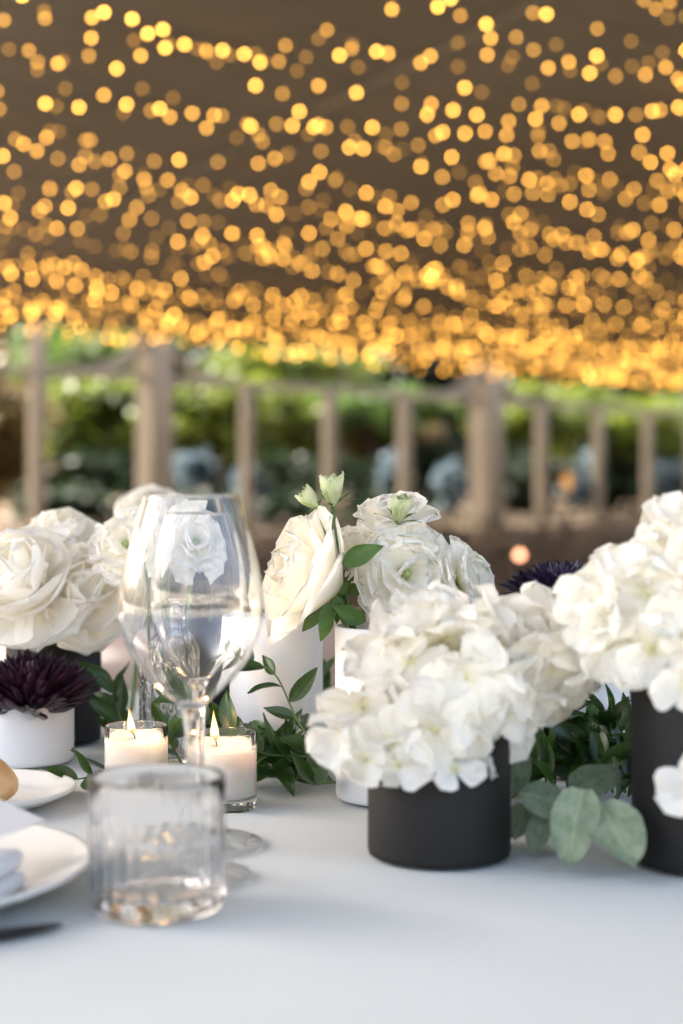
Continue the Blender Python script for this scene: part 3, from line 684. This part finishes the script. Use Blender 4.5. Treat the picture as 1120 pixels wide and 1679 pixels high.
hydrangea('white hydrangea head rising at the right edge', (vb.x, vb.y, TZ+.012), P(1120, 1030, 1.005),
    [(P(1084, 1003, 1.005), (.042, .042, .030), 30), (P(1165, 922, 1.01), (.034, .04, .028), 20), (P(1190, 1040, 1.0), (.035, .035, .03), 14)],
    [(P(1015, 1050, .985), (-.3, -.8, -.3), 1.0), (P(990, 1000, .99), (-.6, -.7, 0), 1.0), (P(1068, 1065, .97), (0, -.9, -.3), 1.0), (P(1130, 1125, .95), (-.2, -.9, -.1), .8), (P(1160, 1280, .94), (-.5, -.8, 0), .9), (P(1092, 872, 1.0), (-.4, -.6, .6), .75)], 1.7)

# rose
def bloom(name, label, cat, base_p, axis, n, phi, Ls, Ws, mat, shape, kw, stem_to=None, group=None, rb=.006, order=None, heads=None, spread=.10, k_each=8, seed=0, stem_r=.0022):
    t = thing(name, label, cat, stem_to if stem_to is not None else base_p, group)
    axis = Vector(axis).normalized(); r = random.Random(seed)
    lib = {}
    for i in range(n):
        q = (i+.5)/n
        band = min(3, int(q*4)); v = r.randrange(k_each)
        if (band, v) not in lib:
            bq = (band+.5)/4; kk = {a: (b(bq, r) if callable(b) else b) for a, b in kw.items()}
            lib[(band, v)] = petal('petal', Ls(bq), Ws(bq), mat=mat, shape=shape, seed=seed*50+band*10+v, **kk)
        d, nn, rad = on_axis(axis, phi(q) + r.gauss(0, spread), i*2.39996 + r.gauss(0, .15))
        part('petal', lib[(band, v)], t, frame(base_p + rad*(rb*(.15 + q)) + axis*(.004*(1-q)), d, nn, r.uniform(.92, 1.08)))
    if stem_to is not None:
        mid = base_p.lerp(Vector(stem_to), .45) - axis*.012
        part('stem', tube('stem', curve_pts([base_p + axis*.002, mid, Vector(stem_to)], 6), stem_r, M_stem, 8), t)
    return t
rose_b = P(553, 962, 1.25); rose_ax = Vector((-.84, -.30, .36))
rose = bloom('rose', 'large cream rose leaning left beside the wine glass', 'rose', rose_b, rose_ax, 26, lambda q: R(5 + 41*q**1.25), lambda q: .052 + .011*q, lambda q: .034 + .042*q, M_rose, 'rose',
    dict(a0=lambda q, r: -.30, curl=lambda q, r: .75 - 1.15*q**1.5 + r.uniform(-.1, .1), cup=lambda q, r: .62 - .34*q, ruf=lambda q, r: .006+.012*q, freq=lambda q, r: r.uniform(1.0, 2.0), fringe=.06, nz=.035, nu=11, nv=14, cpow=1.9),
    stem_to=(vt.x-.005, vt.y, TZ+.012), rb=.010, seed=3, spread=.06)
sep_me = [petal('sepal', .036, .010, -.2, c, .25, M_green, 'lance', .02, 1, 0, .05, 7, 4, 40+k) for k, c in enumerate((-.6, -1.0, .2))]
for k in range(6):
    d, nn, rad = on_axis(rose_ax, R(70 + 22*(k % 3)), k*1.05); part('sepal', sep_me[k % 3], rose, frame(rose_b - rose_ax.normalized()*.006 + rad*.005, d, nn, .95))
part('hip', ico('hip', .0085, M_green, 3), rose, T(rose_b - rose_ax.normalized()*.005))
gl_me = [petal('leaf', .032, .014, .1, c, .3, M_green, 'lance', .02, 1, 0, .05, 8, 6, 60+k) for k, c in enumerate((-.5, .4, -.9))]
for px, py, dx, dz, s in ((545, 985, -.35, -.95, .95), (540, 1000, -.25, -1.0, .85), (552, 975, .1, -1, .8), (530, 990, -.6, -.8, .9), (600, 1020, -.8, .35, 1.1), (560, 925, .95, .45, 1.15)):
    part('leaf', rng.choice(gl_me), rose, frame(P(px, py, 1.205 if px == 560 else 1.235), (dx, -.15, dz), (rng.uniform(-.3, .3), -1, .3), s))

# lisianthus
lis_kw = dict(a0=lambda q, r: .05, curl=lambda q, r: r.uniform(-.25, .2) - .35*q, cup=lambda q, r: .14, ruf=lambda q, r: .075 - .02*q, freq=lambda q, r: r.uniform(3.5, 5.5), fringe=.15, nz=.06, nu=12, nv=32, cpow=1.6, epow=3.0)
def lisianthus(label, p, axis, size, stem_to, seed, n=22, phi0=20, phi1=86):
    axis = Vector(axis).normalized()
    t = bloom('lisianthus', label, 'lisianthus', p - axis*size*.35, axis, n, lambda q: R(phi0 + (phi1-phi0)*q), lambda q: size*(.66+.36*q), lambda q: size*(.80+.42*q), M_lis, 'fan', lis_kw, stem_to, 'white lisianthus flowers', .004, seed=seed, k_each=5)
    ct = part('flower_center', lathe('flower_center', [(0, .0), (.003, .002), (.0036, .007), (.002, .012), (.0034, .0145), (0, .0155)], M_bud, 12), t, frame(p - axis*size*.30, axis.orthogonal(), axis))
    return t
vt_in = lambda dx, dy: (vt.x+dx, vt.y+dy, TZ+.012)
lisianthus('ruffled white lisianthus with green heart facing the viewer', P(668, 940, 1.235), (.22, -.90, .15), .042, vt_in(.0, .005), 7)
lisianthus('white lisianthus highest above the slim white vase', P(650, 850, 1.27), (-.05, -.35, .9), .036, vt_in(.004, .01), 8, 22, 10, 72)
lisianthus('white lisianthus turned right above the central hydrangea', P(768, 948, 1.25), (.75, -.45, .35), .036, vt_in(.02, .0), 9, 22)
lisianthus('half hidden white lisianthus directly behind the cream rose', P(585, 905, 1.29), (-.1, -.6, .7), .034, vt_in(-.01, .012), 10, 24)
def bud(label, p, axis, s, stem_to, seed, via=None):
    t = thing('lisianthus_bud', label, 'flower bud', stem_to, 'green white flower buds'); r = random.Random(seed); axis = Vector(axis).normalized()
    me = [petal('bud_petal', .024, .017, -.20, .85, .75, M_bud, 'rose', .05, 2.5, .14, .10, 8, 12, seed*7+k) for k in range(3)]
    for k in range(11):
        d, nn, rad = on_axis(axis, R(4 + 2.5*k), k*2.4); part('bud_petal', me[k % 3], t, frame(p + rad*.002, d, nn, s*(.75+.03*k)))
    sp_ = petal('sepal', .022, .003, -.1, -.5, .2, M_green, 'lance', 0, 1, 0, .05, 6, 2, seed)
    for k in range(5):
        d, nn, rad = on_axis(axis, R(52), k*1.257); part('sepal', sp_, t, frame(p - axis*.001, d, nn, s))
    part('stem', tube('stem', curve_pts([p, via if via is not None else p.lerp(Vector(stem_to), .4) - axis*.02*s, Vector(stem_to)], 6), .0016, M_stem, 7), t); return t
bud('large pale green bud topmost above the cream rose', P(545, 830, 1.25), (-.05, -.2, 1), 1.15, vt_in(-.006, .0), 21)
bud('small green bud left of the topmost bud', P(521, 832, 1.25), (-.6, -.1, .6), .85, vt_in(-.012, .002), 22)
bud('green bud in front of the highest white lisianthus', P(652, 856, 1.235), (.15, -.3, 1), 1.0, vt_in(.01, .02), 23, P(662, 905, 1.285))
# chrysanthemums
def mum(label, p, axis, n, L0, mat, stem_to, seed, phi1=100, petw=.0072):
    return bloom('chrysanthemum', label, 'chrysanthemum', p, axis, n, lambda q: R(3 + phi1*q**.75), lambda q: L0*(.62 + .40*q), lambda q: petw, mat, 'quill',
        dict(a0=lambda q, r: -.25, curl=lambda q, r: .85 - .35*q + r.uniform(-.25, .25), cup=lambda q, r: 1.1, ruf=0, fringe=.02, nz=.03, nu=6, nv=4, cpow=1.2), stem_to, 'dark chrysanthemum heads', .006, seed=seed, spread=.09, stem_r=.003)
mum('dark maroon chrysanthemum resting in the shallow white pot', P(50, 1158, 1.385), (.08, -.25, 1), 250, .060, M_mum, (bl.x, bl.y, TZ+.010), 31, 68, .0085)
mum('violet black chrysanthemum between the two hydrangeas', P(918, 992, 1.29), (-.05, -.15, 1), 170, .050, M_mum2, (vr.x, vr.y, TZ+.012), 32, 78, .0105)
mum('dark chrysanthemum seen through the wine glass bowl', P(352, 985, 1.60), (0, -.3, 1), 120, .036, M_mum, (vs.x, vs.y, TZ+.012), 33, 90, .0085)
# peonies
peo_kw = dict(a0=lambda q, r: -.50, curl=lambda q, r: 1.45 - .35*q + r.uniform(-.2, .2), cup=lambda q, r: .50-.12*q, ruf=lambda q, r: .04, freq=lambda q, r: r.uniform(.9, 1.7), fringe=.075, nz=.04, nu=11, nv=14, cpow=1.0)
def peony(label, p, axis, size, stem_to, seed, n=26):
    axis = Vector(axis).normalized()
    return bloom('peony', label, 'peony', p - axis*size*.55, axis, n, lambda q: R(6 + 96*q**.8), lambda q: size*(1.0+.22*q), lambda q: size*(1.0+.85*q), M_peony, 'rose', peo_kw, stem_to, 'white peony blooms', .006, seed=seed, spread=.15, k_each=8, stem_r=.003)
vdi = lambda dx: (vd.x+dx, vd.y, TZ+.012)
peony('largest white peony at the left picture edge', P(28, 935, 1.42), (-.15, -.75, .6), .056, vdi(-.02), 41)
peony('white peony hanging low beside the wine glass', P(142, 975, 1.44), (.25, -.85, .1), .047, vdi(.01), 42)
peony('small white peony peeking over the two front peonies', P(105, 862, 1.52), (.1, -.5, .8), .030, vdi(.0), 43, 24)
peony('white peony farthest back behind the wine glass rim', P(255, 832, 1.85), (.2, -.6, .7), .040, (P(255, 0, 1.85).x, 1.85, TZ+.004), 44, 24)
cvi = (cv.x, cv.y, TZ+.013)
lisianthus('ruffled white lisianthus left of the wine glass bowl', P(208, 892, 1.42), (-.25, -.8, .3), .036, cvi, 45, 24)
lisianthus('ruffled white lisianthus behind the wine glass bowl', P(322, 888, 1.44), (.2, -.8, .4), .040, (cv.x+.002, cv.y, TZ+.013), 46, 24)
peony('white peony low behind the lisianthus and wine glass', P(215, 860, 1.70), (-.3, -.6, .6), .030, (P(215, 0, 1.70).x, 1.70, TZ+.004), 47, 24)

# ------------------------------------------------------------------ greenery
rus_me = [petal('leaf', .036, .0135, .15, c, .35, M_ruscus, 'lance', .03, 1, 0, .05, 8, 5, 200+k, twist=tw) for k, (c, tw) in enumerate(((-.5, .2), (.3, -.2), (-.9, .3), (-.2, 0), (-.7, -.4), (.5, .1)))]
def sprig(name, label, pts, nleaf, s=1.0, group='ruscus sprigs along the table', t0=.12, mats=None, cat='greenery'):
    pts = curve_pts([Vector(p) for p in pts], 7)
    t = thing(name, label, cat, pts[0], group)
    part('stem', tube('stem', pts, lambda q: .0013*(1-.6*q), M_stem, 6), t)
    for k in range(nleaf):
        q = t0 + (1-t0)*(k+.5)/nleaf; i = min(len(pts)-2, int(q*(len(pts)-1))); p = pts[i].lerp(pts[i+1], q*(len(pts)-1)-i)
        d = (pts[i+1]-pts[i]).normalized()
        side = d.cross(Vector((rng.gauss(0,.5), rng.gauss(0,.5)-.6, 1))).normalized()*(1 if k % 2 else -1)
        x = (d*rng.uniform(.4, 1.0) + side*rng.uniform(.5, 1.0) + Vector((0, 0, rng.uniform(-.25, .3)))).normalized()
        nn = Vector((rng.gauss(0,.5), -.6+rng.gauss(0,.4), .8))
        ln = .036*s; tip = p + x*ln
        if tip.z < TZ+.003: x.z += (TZ+.004-tip.z)/ln; x.normalize()
        part('leaf', rng.choice(rus_me), t, frame(p, x, nn, s*rng.uniform(.8, 1.15)))
    return t
def g3(px, py, h): return G(px, py, h)
SP = [
 ('ruscus sprig arching up in front of the left white vase', [P(548, 1262, 1.27), P(490, 1185, 1.28), P(450, 1105, 1.29), P(395, 1080, 1.29)], 9, 1.0),
 ('ruscus sprig lying right of the second candle', [P(552, 1245, 1.27), P(490, 1240, 1.26), P(430, 1235, 1.25), P(378, 1205, 1.25)], 12, 1.0),
 ('ruscus sprig low on the cloth beside the slim vase', [P(552, 1225, 1.33), P(480, 1250, 1.27), P(425, 1262, 1.25)], 11, 1.05),
 ('bright ruscus tip touching the cloth at the slim vase', [P(566, 1282, 1.24), P(545, 1283, 1.22), P(512, 1287, 1.20)], 4, 1.15),
 ('ruscus sprig crossing behind the wine stems', [P(400, 1225, 1.33), P(350, 1190, 1.32), P(310, 1165, 1.31), P(285, 1150, 1.31)], 6, 1.15),
 ('ruscus sprig in the dark gap left of the crystal vase', [P(225, 1240, 1.45), P(195, 1170, 1.45), P(185, 1115, 1.46)], 9, 1.1),
 ('ruscus sprig trailing left of the first candle', [P(205, 1255, 1.34), P(165, 1270, 1.29), P(125, 1278, 1.25)], 6, 1.1),
 ('ruscus sprig standing behind the first candle', [P(300, 1255, 1.30), P(280, 1215, 1.29), P(298, 1190, 1.28)], 5, 1.2),
 ('ruscus sprig behind the left white vase base', [P(540, 1210, 1.42), P(470, 1220, 1.30), P(400, 1205, 1.30)], 8, 1.0),
 ('ruscus sprig peeking between the two white vases', [P(560, 1200, 1.46), P(535, 1140, 1.46), P(520, 1095, 1.46)], 5, 1.0),
]
for lb, pts, n, s in SP: sprig('ruscus_sprig', lb, pts, n, s)
for k in range(11):
    x0 = rng.uniform(850, 1010); a = rng.uniform(-1, 1); d0 = rng.uniform(1.16, 1.27)
    pts = [P(x0 - 20*a, 1300, d0), P(x0, rng.uniform(1210, 1250), d0), P(max(850, min(1035, x0 + 65*a)), rng.uniform(1125, 1190) + (45 if x0 > 925 else 0), d0 + rng.uniform(-.03, .03))]
    pts[0].z = max(pts[0].z, TZ+.004)
    sprig('ruscus_sprig', 'dark ruscus sprig in the thicket between low pot and tall black vase', pts, 10, rng.uniform(.95, 1.15), 'ruscus thicket between the black vessels')
for k in range(6):
    x0 = rng.uniform(560, 600)*0 + rng.uniform(380, 545); d0 = rng.uniform(1.27, 1.33)
    pts = [P(x0, 1262, d0), P(x0 + rng.uniform(-40, 40), rng.uniform(1245, 1262), d0), P(x0 + rng.uniform(-70, 70), rng.uniform(1215, 1250), d0)]
    pts[0].z = max(pts[0].z, TZ+.004)
    sprig('ruscus_sprig', 'dark ruscus sprig in the garland before the left white vase', pts, 9, rng.uniform(.85, 1.1), 'ruscus garland before the left white vase')
for k in range(9):
    x0 = rng.uniform(845, 1030); x1 = x0 + rng.choice((-1, 1))*rng.uniform(60, 110); d0 = rng.uniform(1.12, 1.22)
    pts = [P(x0, rng.uniform(1295, 1320), d0), P(.5*(x0+x1), rng.uniform(1235, 1285), d0), P(max(845, min(1035, x1)), rng.uniform(1225, 1295), d0 + rng.uniform(-.02, .03))]
    for q in pts: q.z = max(q.z, TZ+.005)
    sprig('ruscus_sprig', 'low ruscus sprig lying flat behind the eucalyptus leaves', pts, 10, rng.uniform(1.0, 1.2), 'low ruscus behind the eucalyptus')
# eucalyptus
t = thing('eucalyptus_sprig', 'silver green eucalyptus sprig lying between the black vessels', 'greenery', P(850, 1390, 1.05))
est = curve_pts([P(838, 1300, 1.09), P(885, 1322, 1.05), P(935, 1325, 1.03), P(990, 1332, 1.00)], 6)
part('stem', tube('stem', est, .0014, M_twig, 6), t)
euc_var = [petal('leaf', .04, .031, .1, c, cu, M_euc, 'oval', .025, 1.3, 0, .08, 10, 8, 300+k) for k, (c, cu) in enumerate(((-.5, .2), (.35, .25), (-.25, .1), (-.7, -.15)))]
# base pixel, tip pixel, depth at base, depth at tip, width factor, facing
for k, (bx, by, tx, ty, db, dt, wd, nn) in enumerate((
    (846, 1300, 852, 1192, 1.08, 1.07, .50, (.5, -.8, .1)), (862, 1318, 848, 1395, 1.06, 1.05, .95, (-.4, -.8, .3)), (893, 1335, 872, 1420, 1.03, 1.02, .80, (-.3, -.9, .2)),
    (925, 1322, 857, 1293, 1.03, 1.02, 1.05, (-.1, -.8, .6)), (956, 1294, 928, 1417, .99, .965, .80, (-.35, -.9, .2)), (984, 1316, 1036, 1444, .985, .955, .90, (.15, -.9, .3)),
    (940, 1295, 1018, 1262, 1.05, 1.07, .85, (0, -.6, .7)), (1013, 1312, 1026, 1238, 1.06, 1.08, .28, (.9, -.5, 0)), (905, 1330, 935, 1360, 1.02, 1.04, .9, (0, -.5, .5)), (840, 1310, 838, 1268, 1.09, 1.08, .5, (.6, -.8, 0)))):
    b, e = P(bx, by, db), P(tx, ty, dt)
    if e.z < TZ+.003: e.z = TZ+.003
    ln = (e-b).length/.04; M = frame(b, e-b, Vector(nn), ln); M = M @ Matrix.Diagonal((1, wd, 1, 1))
    part('leaf', euc_var[k % 4], t, M)
